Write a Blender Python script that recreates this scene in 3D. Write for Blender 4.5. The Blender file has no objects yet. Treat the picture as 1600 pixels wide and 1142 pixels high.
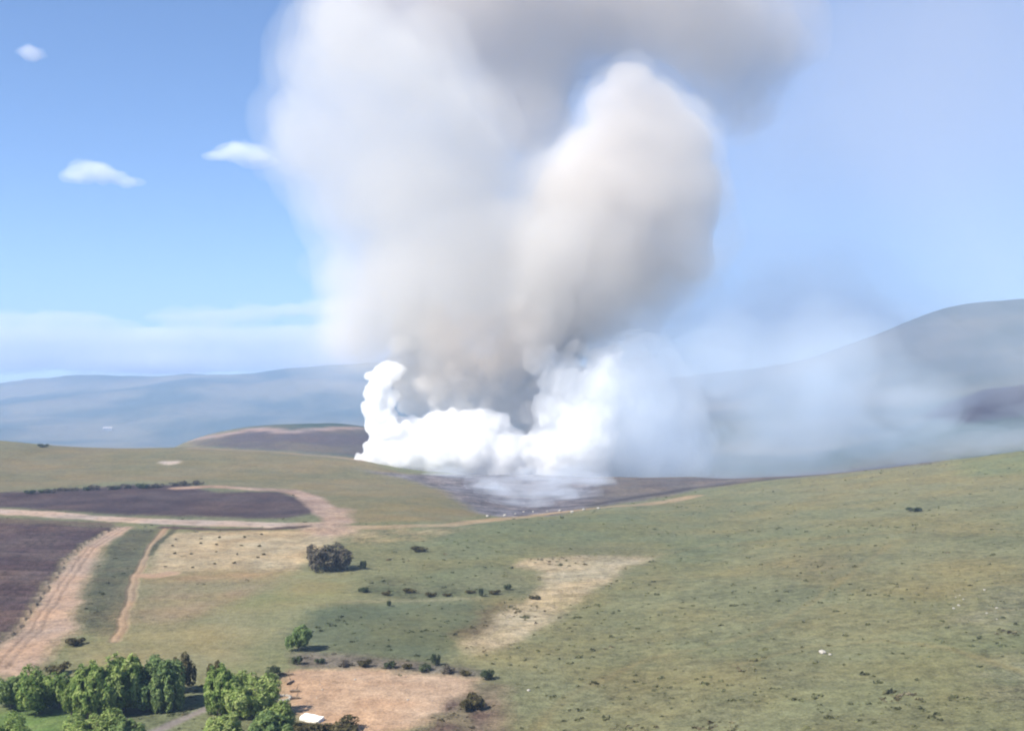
import bpy, bmesh, math, random
import numpy as np
from mathutils import Vector

# ------------------------------------------------------------------ camera, sky, sun, exposure
scene = bpy.context.scene
COL = scene.collection
FPX = 1716.0                       # focal length in pixels of a 1600 px wide picture (50 degrees)
CAM_Z = 45.0
PITCH = math.radians(0.634)

cam_data = bpy.data.cameras.new("camera")
cam_data.sensor_width = 36.0
cam_data.lens = 36.0 * FPX / 1600.0
cam_data.clip_start = 0.5
cam_data.clip_end = 60000.0
cam = bpy.data.objects.new("camera", cam_data)
COL.objects.link(cam)
cam.location = (0, 0, CAM_Z)
cam.rotation_euler = (math.pi / 2 + PITCH, 0, 0)
scene.camera = cam

SUN_EL = math.radians(44)
SUN_AZ = math.radians(237)         # compass angle from +Y, clockwise: left of the camera and a little behind it
sun_vec = Vector((math.sin(SUN_AZ) * math.cos(SUN_EL), math.cos(SUN_AZ) * math.cos(SUN_EL), math.sin(SUN_EL)))
sun_data = bpy.data.lights.new("sun", 'SUN')
sun_data.energy = 4.8
sun_data.angle = math.radians(0.53)
sun_data.color = (1.0, 0.95, 0.87)
sun = bpy.data.objects.new("sun", sun_data)
COL.objects.link(sun)
sun.rotation_euler = sun_vec.to_track_quat('Z', 'Y').to_euler()
sun.location = (-400, -200, 900)

world = bpy.data.worlds.new("World")
scene.world = world
world.use_nodes = True
wn = world.node_tree
wn.nodes.clear()
w_out = wn.nodes.new("ShaderNodeOutputWorld")
w_bg = wn.nodes.new("ShaderNodeBackground")
w_sky = wn.nodes.new("ShaderNodeTexSky")
w_sky.sky_type = 'NISHITA'
w_sky.sun_disc = False
w_sky.sun_elevation = SUN_EL
w_sky.sun_rotation = SUN_AZ
w_sky.altitude = 700
w_sky.air_density = 0.75
w_sky.dust_density = 0.2
w_sky.ozone_density = 3.0
w_bg.inputs["Strength"].default_value = 0.071
w_tint = wn.nodes.new("ShaderNodeMix")            # the deep clean blue of this sky, the same all round
w_tint.data_type = 'RGBA'
w_tint.blend_type = 'MULTIPLY'
w_tint.inputs[0].default_value = 1.0
w_tint.inputs[7].default_value = (0.84, 0.985, 1.12, 1)
wn.links.new(w_sky.outputs[0], w_tint.inputs[6])
wn.links.new(w_tint.outputs[2], w_bg.inputs[0])
wn.links.new(w_bg.outputs[0], w_out.inputs[0])

scene.view_settings.view_transform = 'Standard'
scene.view_settings.look = 'None'
scene.view_settings.exposure = 1.15
scene.view_settings.gamma = 1.0
scene.view_settings.use_curve_mapping = False
scene.render.engine = 'CYCLES'
cy = scene.cycles
cy.max_bounces = 26
cy.diffuse_bounces = 2
cy.glossy_bounces = 1
cy.transmission_bounces = 2
cy.transparent_max_bounces = 24
cy.volume_bounces = 18
cy.use_denoising = True
cy.use_adaptive_sampling = True
cy.adaptive_threshold = 0.02
cy.sample_clamp_indirect = 6.0
cy.filter_width = 2.1

# ------------------------------------------------------------------ helpers
def at(px, py, d):
    """The point at forward distance d that the photograph shows at (px, py)."""
    xc = (px - 800) / FPX
    yc = (571 - py) / FPX
    c, s = math.cos(PITCH), math.sin(PITCH)
    fy, fz = c - yc * s, s + yc * c
    k = d / fy
    return Vector((xc * k, d, CAM_Z + fz * k))

def zof(py, d):
    return at(800, py, d).z

def lin(rgb, k=1.0):
    return tuple(k * ((c / 255) / 12.92 if c / 255 <= 0.04045 else ((c / 255 + 0.055) / 1.055) ** 2.4) for c in rgb)

def _hash(ix, iy, iz, seed):
    h = (ix.astype(np.uint32) * np.uint32(374761393) + iy.astype(np.uint32) * np.uint32(668265263)
         + iz.astype(np.uint32) * np.uint32(2147483647 - 58) + np.uint32((seed * 974634777 + 12345) & 0xffffffff))
    h = (h ^ (h >> np.uint32(13))) * np.uint32(1274126177)
    h = (h ^ (h >> np.uint32(16))) * np.uint32(2246822519)
    return h ^ (h >> np.uint32(15))

def perlin(x, y, z, seed=0):
    x, y, z = np.broadcast_arrays(np.asarray(x, np.float64), np.asarray(y, np.float64), np.asarray(z, np.float64))
    x0, y0, z0 = np.floor(x), np.floor(y), np.floor(z)
    fx, fy, fz = x - x0, y - y0, z - z0
    ix, iy, iz = x0.astype(np.int64), y0.astype(np.int64), z0.astype(np.int64)
    u, v, w = (t * t * t * (t * (t * 6 - 15) + 10) for t in (fx, fy, fz))
    out = 0.0
    for dx in (0, 1):
        for dy in (0, 1):
            for dz in (0, 1):
                h = _hash((ix + dx) & 0xffffffff, (iy + dy) & 0xffffffff, (iz + dz) & 0xffffffff, seed)
                gx = ((h & np.uint32(255)).astype(np.float64) / 127.5 - 1)
                gy = (((h >> np.uint32(8)) & np.uint32(255)).astype(np.float64) / 127.5 - 1)
                gz = (((h >> np.uint32(16)) & np.uint32(255)).astype(np.float64) / 127.5 - 1)
                wt = (u if dx else 1 - u) * (v if dy else 1 - v) * (w if dz else 1 - w)
                out = out + wt * (gx * (fx - dx) + gy * (fy - dy) + gz * (fz - dz))
    return out * 1.3

def fbm2(x, y, wave, octaves=3, seed=0):
    out, a, n = 0.0, 1.0, 0.0
    for k in range(octaves):
        out = out + a * perlin(x / wave, y / wave, 0.37 + 7.1 * k, seed + k)
        n += a
        a *= 0.5
        wave *= 0.5
    return out / n

def link_mesh(name, verts, faces, mat, parent=None):
    me = bpy.data.meshes.new(name)
    me.from_pydata([tuple(v) for v in verts], [], [tuple(f) for f in faces])
    me.update()
    if mat:
        me.materials.append(mat)
    o = bpy.data.objects.new(name, me)
    COL.objects.link(o)
    o.parent = parent
    return o

def np_mesh(name, V, F):
    """V (n,3), F (m,k) with k the same for all faces."""
    me = bpy.data.meshes.new(name)
    V = np.ascontiguousarray(V, np.float32)
    F = np.ascontiguousarray(F, np.int32)
    m, k = F.shape
    me.vertices.add(len(V))
    me.vertices.foreach_set("co", V.ravel())
    me.loops.add(m * k)
    me.loops.foreach_set("vertex_index", F.ravel())
    me.polygons.add(m)
    me.polygons.foreach_set("loop_start", np.arange(0, m * k, k, dtype=np.int32))
    me.update(calc_edges=True)
    return me

def set_col(me, rgba):
    a = me.color_attributes.new("Col", 'FLOAT_COLOR', 'POINT')
    a.data.foreach_set("color", np.ascontiguousarray(rgba, np.float32).ravel())

def tag(o, label=None, cat=None, group=None, kind=None):
    for k, v in (("label", label), ("category", cat), ("group", group), ("kind", kind)):
        if v:
            o[k] = v
    return o

# ------------------------------------------------------------------ materials
def new_mat(name):
    m = bpy.data.materials.new(name)
    m.use_nodes = True
    m.node_tree.nodes.clear()
    return m, m.node_tree.nodes, m.node_tree.links

def noise_node(n, l, coord, scale, detail=4, rough=0.55):
    t = n.new("ShaderNodeTexNoise")
    t.inputs["Scale"].default_value = scale
    t.inputs["Detail"].default_value = detail
    t.inputs["Roughness"].default_value = rough
    l.new(coord, t.inputs["Vector"])
    return t.outputs["Fac"]

def map_range(n, l, v, a, b, c, d):
    r = n.new("ShaderNodeMapRange")
    for i, x in zip(range(1, 5), (a, b, c, d)):
        r.inputs[i].default_value = x
    l.new(v, r.inputs[0])
    return r.outputs[0]

def math_node(n, l, op, a, b):
    m = n.new("ShaderNodeMath")
    m.operation = op
    for i, x in enumerate((a, b)):
        if isinstance(x, (int, float)):
            m.inputs[i].default_value = x
        else:
            l.new(x, m.inputs[i])
    return m.outputs[0]

def scale_color(n, l, col, fac):
    v = n.new("ShaderNodeVectorMath")
    v.operation = 'SCALE'
    l.new(col, v.inputs[0])
    l.new(fac, v.inputs["Scale"])
    return v.outputs[0]

def ground_material():
    m, n, l = new_mat("ground_cover")
    out = n.new("ShaderNodeOutputMaterial")
    b = n.new("ShaderNodeBsdfPrincipled")
    att = n.new("ShaderNodeAttribute")
    att.attribute_name = "Col"
    tc = n.new("ShaderNodeTexCoord").outputs["Object"]
    mott = att.outputs["Alpha"]
    n1 = map_range(n, l, noise_node(n, l, tc, 0.09, 5, 0.6), 0.3, 0.7, -1, 1)
    n2 = map_range(n, l, noise_node(n, l, tc, 0.55, 4, 0.65), 0.3, 0.7, -1, 1)
    n3 = map_range(n, l, noise_node(n, l, tc, 2.4, 3, 0.6), 0.3, 0.7, -1, 1)
    s = math_node(n, l, 'MULTIPLY', n1, 0.18)
    s = math_node(n, l, 'ADD', s, math_node(n, l, 'MULTIPLY', n2, 0.32))
    s = math_node(n, l, 'ADD', s, math_node(n, l, 'MULTIPLY', n3, 0.30))
    s = math_node(n, l, 'MULTIPLY', s, mott)
    s = math_node(n, l, 'ADD', s, 1.0)
    colr = scale_color(n, l, att.outputs["Color"], s)
    # dry straw drifts
    mix = n.new("ShaderNodeMix")
    mix.data_type = 'RGBA'
    mix.blend_type = 'MULTIPLY'
    l.new(colr, mix.inputs[6])
    mix.inputs[7].default_value = (1.12, 1.0, 0.88, 1)
    l.new(map_range(n, l, noise_node(n, l, tc, 0.035, 4, 0.6), 0.42, 0.62, 0, 1), mix.inputs[0])
    l.new(mix.outputs[2], b.inputs["Base Color"])
    b.inputs["Roughness"].default_value = 0.95
    b.inputs["Specular IOR Level"].default_value = 0.1
    bump = n.new("ShaderNodeBump")
    bump.inputs["Strength"].default_value = 0.55
    bump.inputs["Distance"].default_value = 0.6
    h = math_node(n, l, 'ADD', noise_node(n, l, tc, 0.5, 5, 0.65), math_node(n, l, 'MULTIPLY', noise_node(n, l, tc, 2.2, 3, 0.6), 0.5))
    l.new(math_node(n, l, 'MULTIPLY', h, mott), bump.inputs["Height"])
    l.new(bump.outputs[0], b.inputs["Normal"])
    l.new(b.outputs[0], out.inputs[0])
    return m

def leaf_material(name, c1, c2, c3, scale=0.9):
    m, n, l = new_mat(name)
    out = n.new("ShaderNodeOutputMaterial")
    geo = n.new("ShaderNodeNewGeometry")
    info = n.new("ShaderNodeObjectInfo")
    tc = n.new("ShaderNodeTexCoord").outputs["Object"]
    ramp = n.new("ShaderNodeValToRGB")
    e = ramp.color_ramp.elements
    e[0].position, e[0].color = 0.30, (*c1, 1)
    e[1].position, e[1].color = 0.72, (*c3, 1)
    mid = ramp.color_ramp.elements.new(0.5)
    mid.color = (*c2, 1)
    f = math_node(n, l, 'ADD', noise_node(n, l, tc, scale, 3, 0.6), math_node(n, l, 'MULTIPLY', math_node(n, l, 'SUBTRACT', geo.outputs["Random Per Island"], 0.5), 0.25))
    f = math_node(n, l, 'ADD', f, math_node(n, l, 'MULTIPLY', math_node(n, l, 'SUBTRACT', info.outputs["Random"], 0.5), 0.14))
    l.new(f, ramp.inputs[0])
    d = n.new("ShaderNodeBsdfDiffuse")
    t = n.new("ShaderNodeBsdfTranslucent")
    l.new(ramp.outputs[0], d.inputs[0])
    l.new(ramp.outputs[0], t.inputs[0])
    mx = n.new("ShaderNodeMixShader")
    mx.inputs[0].default_value = 0.4
    l.new(d.outputs[0], mx.inputs[1])
    l.new(t.outputs[0], mx.inputs[2])
    l.new(mx.outputs[0], out.inputs[0])
    return m

def matte(name, c1, c2, scale=2.0, bump=0.3, rough=0.9):
    m, n, l = new_mat(name)
    out = n.new("ShaderNodeOutputMaterial")
    b = n.new("ShaderNodeBsdfPrincipled")
    tc = n.new("ShaderNodeTexCoord").outputs["Object"]
    f = noise_node(n, l, tc, scale, 5, 0.6)
    mix = n.new("ShaderNodeMix")
    mix.data_type = 'RGBA'
    mix.inputs[6].default_value = (*c1, 1)
    mix.inputs[7].default_value = (*c2, 1)
    l.new(map_range(n, l, f, 0.35, 0.65, 0, 1), mix.inputs[0])
    l.new(mix.outputs[2], b.inputs["Base Color"])
    b.inputs["Roughness"].default_value = rough
    bp = n.new("ShaderNodeBump")
    bp.inputs["Strength"].default_value = bump
    l.new(f, bp.inputs["Height"])
    l.new(bp.outputs[0], b.inputs["Normal"])
    l.new(b.outputs[0], out.inputs[0])
    return m

def volume_mat(name, density, color, aniso=0.0, absorb=None):
    m, n, l = new_mat(name)
    out = n.new("ShaderNodeOutputMaterial")
    v = n.new("ShaderNodeVolumePrincipled")
    v.inputs["Color"].default_value = (*color, 1)
    v.inputs["Density"].default_value = density
    v.inputs["Density Attribute"].default_value = ""
    v.inputs["Temperature Attribute"].default_value = ""
    v.inputs["Anisotropy"].default_value = aniso
    if absorb:
        v.inputs["Absorption Color"].default_value = (*absorb, 1)
    l.new(v.outputs[0], out.inputs["Volume"])
    return m

M_GROUND = ground_material()
K = 0.38                              # display brightness of sunlit ground -> base colour
def alb(r, g, b):
    return np.array(lin((r, g, b), K)) * np.array((1.0, 1.0, 0.97))

# ------------------------------------------------------------------ terrain: heights
# columns of (forward distance, picture row or height) of what the photograph shows there
def Zc(d, z):
    return (d, z)
def Pc(d, py):
    return (d, zof(py, d))
FLAT = [Zc(60, 1.5), Zc(90, 0.5), Zc(130, 0), Zc(180, 0), Zc(250, 0), Zc(340, 0)]
FARL = [Pc(2400, 716), Pc(3200, 668)]
columns = {
    -260: FLAT + [Zc(455, 1), Pc(620, 685), Pc(740, 700), Pc(1050, 755), Pc(1600, 745)] + FARL + [Pc(4000, 640), Pc(4600, 625), Pc(5300, 640), Pc(7000, 660)],
    0: FLAT + [Zc(455, 1), Zc(540, 3), Pc(620, 690), Pc(740, 703), Pc(1050, 760), Pc(1600, 745)] + FARL + [Pc(4000, 620), Pc(4600, 601), Pc(5300, 615), Pc(7000, 650)],
    150: FLAT + [Zc(455, 0), Zc(540, 1), Pc(640, 700), Pc(740, 712), Pc(1050, 765), Pc(1600, 745)] + FARL + [Pc(4000, 608), Pc(4600, 586), Pc(5300, 602), Pc(7000, 650)],
    300: FLAT + [Zc(455, 0), Zc(540, 1), Pc(640, 699), Pc(740, 712), Pc(880, 712), Pc(1030, 689), Pc(1250, 710), Pc(1600, 742)] + FARL + [Pc(4000, 604), Pc(4600, 581), Pc(5300, 598), Pc(7000, 650)],
    430: FLAT + [Zc(455, -1), Zc(540, 0), Pc(640, 706), Pc(740, 722), Pc(880, 710), Pc(1030, 666), Pc(1250, 690), Pc(1600, 740)] + FARL + [Pc(4000, 600), Pc(4600, 574), Pc(5300, 595), Pc(7000, 650)],
    560: FLAT + [Zc(455, -2), Zc(530, -3), Pc(620, 717), Pc(740, 735), Pc(880, 715), Pc(1030, 667), Pc(1250, 690), Pc(1600, 740)] + FARL + [Pc(4000, 598), Pc(4600, 570), Pc(5300, 590), Pc(7000, 650)],
    680: FLAT + [Zc(400, -1.5), Zc(470, -4), Zc(530, -5), Pc(600, 737), Pc(720, 760), Pc(1050, 700), Pc(1600, 740)] + FARL + [Pc(4000, 598), Pc(4600, 570), Pc(5300, 590), Pc(7000, 650)],
    820: FLAT + [Zc(400, -5), Zc(470, -8), Zc(520, -7.5), Pc(580, 741), Pc(700, 765), Pc(1050, 740), Pc(1600, 740)] + FARL + [Pc(4000, 590), Pc(4600, 562), Pc(5300, 590), Pc(7000, 650)],
    940: FLAT + [Zc(390, -2), Zc(440, -5), Zc(500, -6), Pc(560, 745), Pc(680, 772), Pc(1050, 745), Pc(1600, 700), Pc(2300, 640), Pc(3000, 612), Pc(3600, 612), Pc(5300, 610), Pc(7000, 650)],
    1080: [Zc(60, 2), Zc(90, 1.5), Zc(130, 1.2), Zc(180, 1), Zc(250, 0.5), Zc(340, 0), Zc(390, -1), Zc(440, -4), Zc(500, -5), Pc(560, 745), Pc(680, 775), Pc(1050, 745), Pc(1600, 680), Pc(2200, 630), Pc(2800, 604), Pc(3400, 606), Pc(5300, 610), Pc(7000, 650)],
    1200: [Zc(60, 3), Zc(90, 2.6), Zc(130, 2.4), Zc(180, 2.2), Zc(250, 2), Zc(340, 1), Zc(430, 0), Pc(520, 745), Pc(600, 762), Pc(720, 790), Pc(1050, 745), Pc(1600, 670), Pc(2200, 615), Pc(2700, 590), Pc(3300, 595), Pc(5300, 610), Pc(7000, 650)],
    1320: [Zc(60, 4), Zc(90, 3.6), Zc(130, 3.4), Zc(180, 3.4), Zc(250, 3.6), Zc(340, 3.4), Zc(430, 3.4), Pc(505, 738), Pc(600, 770), Pc(720, 800), Pc(1050, 735), Pc(1600, 655), Pc(2100, 580), Pc(2550, 551), Pc(3200, 575), Pc(5300, 610), Pc(7000, 650)],
    1450: [Zc(60, 5), Zc(90, 4.6), Zc(130, 4.4), Zc(180, 4.6), Zc(250, 5.2), Zc(340, 6), Zc(420, 7.2), Pc(490, 722), Pc(600, 765), Pc(720, 790), Pc(1050, 700), Pc(1300, 655), Pc(1550, 650), Pc(2100, 540), Pc(2550, 499), Pc(3200, 540), Pc(5300, 610), Pc(7000, 650)],
    1600: [Zc(60, 6), Zc(90, 5.6), Zc(130, 5.4), Zc(180, 5.8), Zc(250, 7), Zc(340, 9.5), Zc(410, 12), Pc(475, 704), Pc(600, 755), Pc(720, 770), Pc(1000, 680), Pc(1300, 598), Pc(1550, 610), Pc(2100, 520), Pc(2550, 469), Pc(3200, 530), Pc(5300, 610), Pc(7000, 650)],
    1860: [Zc(60, 8), Zc(90, 7.6), Zc(130, 7.4), Zc(180, 8), Zc(250, 10), Zc(340, 14), Zc(410, 18), Pc(470, 672), Pc(600, 730), Pc(720, 740), Pc(1000, 650), Pc(1300, 560), Pc(1550, 580), Pc(2100, 480), Pc(2550, 430), Pc(3200, 520), Pc(5300, 610), Pc(7000, 650)],
}
ctl = np.array([((px - 800) / FPX, math.log(d), z / d) for px, c in columns.items() for d, z in c])
SU, SL = 2.2, 1.0
P = np.c_[ctl[:, 0] * SU, ctl[:, 1] * SL]
def _k(r2):
    return 0.5 * r2 * np.log(r2 + 1e-12)
D2 = ((P[:, None] - P[None]) ** 2).sum(-1)
NP_ = len(P)
A = np.zeros((NP_ + 3, NP_ + 3))
A[:NP_, :NP_] = _k(D2) + 1e-6 * np.eye(NP_)
A[:NP_, NP_] = 1
A[:NP_, NP_ + 1:] = P
A[NP_:, :NP_] = A[:NP_, NP_:].T
W = np.linalg.solve(A, np.r_[ctl[:, 2], 0, 0, 0])

u_in = np.linspace(-0.5, 0.5, 900)
side = 0.5 + np.cumsum(np.geomspace(0.004, 0.25, 22))
side = side[side < 1.25]
U = np.r_[-side[::-1], u_in, side]
ratio, rows, y = 1.0066, [], 60.0
while y < 950:
    rows.append(y)
    y *= ratio
while y < 7000:
    rows.append(y)
    y *= 1.014
Y = np.array(rows)
LY = np.log(Y)
UU, LL = np.meshgrid(U, LY)
uc = np.clip(UU, -0.6, 0.6).ravel() * SU
lc = LL.ravel() * SL
tan = np.empty(uc.size)
# evaluate the spline on a coarser lattice, then interpolate linearly between its nodes
cu = np.linspace(-0.6, 0.6, 181)
cl = np.linspace(LY[0], LY[-1], 260)
CU, CL = np.meshgrid(cu * SU, cl * SL)
Q = np.c_[CU.ravel(), CL.ravel()]
G = _k(((Q[:, None] - P[None]) ** 2).sum(-1)) @ W[:NP_] + W[NP_] + Q @ W[NP_ + 1:]
G = G.reshape(CU.shape)
def lattice(u, l):
    a = np.clip((np.clip(u, -0.6, 0.6) + 0.6) / 1.2 * 180, 0, 179.999)
    b = np.clip((l - cl[0]) / (cl[-1] - cl[0]) * 259, 0, 258.999)
    i, j = a.astype(int), b.astype(int)
    fa, fb = a - i, b - j
    return (G[j, i] * (1 - fa) + G[j, i + 1] * fa) * (1 - fb) + (G[j + 1, i] * (1 - fa) + G[j + 1, i + 1] * fa) * fb

XX = UU * Y[:, None]
YY = np.repeat(Y[:, None], len(U), 1)
ZZ = lattice(UU, LL) * YY
ZZ += np.clip((YY - 700) / 900, 0, 1) * (fbm2(XX, YY, 420, 5, 11) * 34)
ZZ += np.clip((YY - 1500) / 1500, 0, 1) * (fbm2(XX, YY, 900, 3, 15) * 55)
ZZ += fbm2(XX, YY, 34, 3, 21) * 0.55 + fbm2(XX, YY, 7, 3, 31) * 0.20

def grid_index(x, yv):
    u = np.asarray(x) / np.asarray(yv)
    a = np.interp(u, U, np.arange(len(U)))
    b = np.interp(np.log(yv), LY, np.arange(len(LY)))
    return a, b

def height(x, yv):
    a, b = grid_index(x, yv)
    i = np.clip(a.astype(int) if hasattr(a, "astype") else int(a), 0, len(U) - 2)
    j = np.clip(b.astype(int) if hasattr(b, "astype") else int(b), 0, len(LY) - 2)
    fa, fb = a - i, b - j
    return (ZZ[j, i] * (1 - fa) + ZZ[j, i + 1] * fa) * (1 - fb) + (ZZ[j + 1, i] * (1 - fa) + ZZ[j + 1, i + 1] * fa) * fb

_ds = np.geomspace(80, 6500, 2600)
def hit(px, py):
    """Where the sight line of the photograph's pixel meets the ground."""
    p = at(px, py, 1.0)
    dx, dz = p.x, p.z - CAM_Z
    g = height(dx * _ds, _ds) - (CAM_Z + dz * _ds)
    k = np.argmax(g > 0)
    if g[k] <= 0:
        k = len(_ds) - 1
    d = _ds[k]
    return Vector((dx * d, d, float(height(np.array([dx * d]), np.array([d]))[0])))

# ------------------------------------------------------------------ terrain: what covers it
colr = np.empty((YY.size, 4))
x_, y_ = XX.ravel(), YY.ravel()
big = fbm2(x_, y_, 130, 3, 41)
mid = fbm2(x_, y_, 28, 3, 51)
def lerp(a, b, t):
    return a * (1 - t)[:, None] + b * t[:, None]
t1 = np.clip(0.5 + 1.6 * big + 0.7 * mid, 0, 1)
colr[:, :3] = lerp(alb(138, 145, 109), alb(158, 156, 117), t1)
colr[:, 3] = 1.0
cls = np.full(YY.size, -1, int)
classes = []

def warp(seed, amp, wave):
    return (x_ + amp * fbm2(x_, y_, wave, 3, seed), y_ + 1.6 * amp * fbm2(x_, y_, wave, 3, seed + 7))

def poly_world(pts):
    out = []
    for i, (a, b) in enumerate(pts):
        c, d = pts[(i + 1) % len(pts)]
        for t in (0, 0.34, 0.67):
            h = hit(a + (c - a) * t, b + (d - b) * t)
            out.append((h.x, h.y))
    return np.array(out)

def in_poly(px, py, poly):
    inside = np.zeros(px.shape, bool)
    n = len(poly)
    for i in range(n):
        x1, y1 = poly[i]
        x2, y2 = poly[(i + 1) % n]
        if y1 == y2:
            continue
        c = (y1 > py) != (y2 > py)
        inside ^= c & (px < (x2 - x1) * (py - y1) / (y2 - y1) + x1)
    return inside

nr0 = random.Random(31)
WX, WY = warp(71, 3.4, 16)
WX, WY = WX + 1.1 * fbm2(x_, y_, 3.5, 2, 171), WY + 1.6 * fbm2(x_, y_, 3.5, 2, 177)
def apply(mask_idx, m, color, mott, name):
    c = np.asarray(color)
    if c.ndim == 1:
        c = np.repeat(c[None], len(mask_idx), 0)
    colr[mask_idx, :3] = colr[mask_idx, :3] * (1 - m)[:, None] + c * m[:, None]
    colr[mask_idx, 3] = colr[mask_idx, 3] * (1 - m) + mott * m
    if name:
        if name not in classes:
            classes.append(name)
        k = classes.index(name)
        s = mask_idx[m > 0.5]
        cls[s] = k

def patch(pts, color, name=None, mott=1.0, soft=1.0, color2=None, wave=12, strength=1.0, world_pts=None):
    poly = poly_world(pts) if world_pts is None else world_pts
    lo, hi = poly.min(0) - 8 * soft, poly.max(0) + 8 * soft
    idx = np.nonzero((WX > lo[0]) & (WX < hi[0]) & (WY > lo[1]) & (WY < hi[1]))[0]
    if not len(idx):
        return
    wx, wy = WX[idx], WY[idx]
    m = np.zeros(len(idx))
    jit = [(0, 0), (1, .4), (-.4, 1), (-1, -.4), (.4, -1), (1.7, -1.2), (-1.7, 1.2), (1.2, 1.7), (-1.2, -1.7)]
    for jx, jy in jit:
        m += in_poly(wx + jx * soft, wy + 1.5 * jy * soft, poly)
    m /= len(jit)
    c = color
    if color2 is not None:
        t = np.clip(0.5 + 2.2 * fbm2(x_[idx], y_[idx], wave, 3, 91 + len(classes)), 0, 1)
        c = np.asarray(color)[None] * (1 - t)[:, None] + np.asarray(color2)[None] * t[:, None]
    apply(idx, m * strength, c, mott, name)
    return poly

def track(pts, width, color, name=None, mott=0.7, soft=0.8, color2=None, ruts=False):
    w = [hit(a, b) for a, b in pts]
    seg = np.array([(p.x, p.y) for p in w])
    lo, hi = seg.min(0) - 20, seg.max(0) + 20
    idx = np.nonzero((x_ > lo[0]) & (x_ < hi[0]) & (y_ > lo[1]) & (y_ < hi[1]))[0]
    qx = x_[idx] + 0.35 * (WX[idx] - x_[idx])
    qy = y_[idx] + 0.35 * (WY[idx] - y_[idx])
    best = np.full(len(idx), 1e9)
    for (ax, ay), (bx, by) in zip(seg[:-1], seg[1:]):
        ex, ey = bx - ax, by - ay
        t = np.clip(((qx - ax) * ex + (qy - ay) * ey) / (ex * ex + ey * ey + 1e-9), 0, 1)
        best = np.minimum(best, np.hypot(qx - ax - t * ex, qy - ay - t * ey))
    wd = width * (1 + 0.5 * fbm2(x_[idx], y_[idx], 14, 2, 133))
    m = np.clip((wd / 2 - best) / soft + 0.5, 0, 1)
    c = color
    if color2 is not None:
        t = np.clip(0.5 + 2.2 * fbm2(x_[idx], y_[idx], 9, 3, 97), 0, 1)
        c = np.asarray(color)[None] * (1 - t)[:, None] + np.asarray(color2)[None] * t[:, None]
    apply(idx, m, c, mott, name)
    if ruts:                                   # two worn wheel lines and a weedy middle
        wheel = np.exp(-((best - 0.8) / 0.35) ** 2) * np.clip(m, 0, 1)
        colr[idx, :3] *= (1 - 0.22 * wheel)[:, None]
        ZZ.ravel()[idx] -= 0.10 * wheel

# far country first
far = np.nonzero(y_ > 760)[0]
tf = np.clip(0.45 + 3.2 * fbm2(x_[far], y_[far], 300, 5, 61), 0, 1)
cf = lerp(np.array((0.030, 0.050, 0.034)), np.array((0.12, 0.115, 0.075)), tf)
apply(far, np.clip((y_[far] - 760) / 60, 0, 1), cf, 0.8, "far_hills")
# dark heather knoll behind the left hill, with its pale ridge track
patch([(285, 693), (330, 685), (400, 668), (470, 673), (570, 668), (640, 700), (640, 715), (560, 712), (430, 704), (320, 697)], alb(112, 98, 98), "heath_hill", 0.9, 2.5, alb(128, 118, 100), 40)
track([(300, 688), (350, 680), (395, 670.5), (420, 671.5), (450, 674.5), (500, 671), (560, 669)], 16, alb(200, 175, 165), "heath_hill", 0.5, 8)
# smoky valley side at the far right: dark heather slope
patch([(1440, 650), (1480, 630), (1540, 608), (1660, 592), (1660, 640), (1560, 655), (1500, 662)], alb(72, 56, 66), "far_hills", 0.8, 3)
# left hill
patch([(-90, 690), (150, 698), (300, 698), (430, 704), (560, 715), (600, 730), (660, 748), (720, 780), (760, 806), (700, 815), (545, 815), (480, 772), (330, 757), (200, 752), (100, 760), (-90, 775)], alb(146, 141, 104), "grass_hill", 0.8, 2, alb(158, 148, 112), 40)
track([(300, 700), (360, 703), (430, 706), (500, 712.5), (560, 719)], 9, alb(196, 172, 148), "hill_track", 0.5, 4)
patch([(243, 723), (252, 720.5), (280, 719.5), (284, 723), (262, 726)], alb(226, 214, 205), "bare_earth_patch", 0.4, 0.8)
# burnt hollow and heath strip
patch([(555, 733), (640, 741), (760, 741), (900, 741), (960, 743), (950, 765), (930, 792), (860, 806), (790, 808), (745, 802), (690, 766), (640, 750)], alb(116, 112, 122), "burnt_ground", 1.6, 2, alb(165, 162, 172), 8)
patch([(945, 746), (1060, 744), (1190, 744), (1300, 736), (1450, 720), (1470, 723), (1300, 741), (1190, 751), (1090, 765), (1000, 783), (930, 793), (925, 775)], alb(122, 114, 116), "heath_strip", 1.1, 2, alb(138, 130, 124), 14)
track([(925, 789), (1000, 776), (1080, 763), (1190, 750), (1250, 744)], 6, alb(92, 86, 88), "heath_strip", 1, 4)
# fields on the left
patch([(-90, 772), (60, 766), (130, 763), (200, 757), (290, 757), (335, 768), (440, 769), (480, 780), (500, 799), (440, 812), (240, 807), (60, 796), (-90, 789)], alb(86, 70, 74), "ploughed_field", 1.2, 1.5, alb(108, 92, 92), 18)
plough = patch([(-90, 812), (60, 818), (185, 823), (130, 853), (92, 898), (52, 955), (22, 990), (0, 1012), (-60, 1060), (-160, 1060)], alb(92, 76, 80), "ploughed_field", 1.2, 1.2, alb(114, 98, 96), 14)
patch([(-90, 804), (60, 811), (185, 817), (180, 823), (100, 819), (-90, 815)], alb(128, 112, 96), "field_margin", 1.2, 1)
patch([(188, 822), (133, 853), (95, 898), (55, 955), (22, 993), (0, 1016), (-40, 1050), (40, 1060), (82, 1022), (106, 990), (124, 950), (136, 905), (165, 855), (205, 823)], alb(224, 196, 174), "dirt_track", 0.8, 1.0, alb(210, 184, 164), 6)
patch([(205, 826), (168, 860), (138, 905), (126, 950), (112, 990), (175, 995), (205, 935), (215, 885), (248, 826)], alb(108, 112, 90), "scrub_strip", 1.3, 0.8, alb(124, 122, 98), 8)
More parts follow.
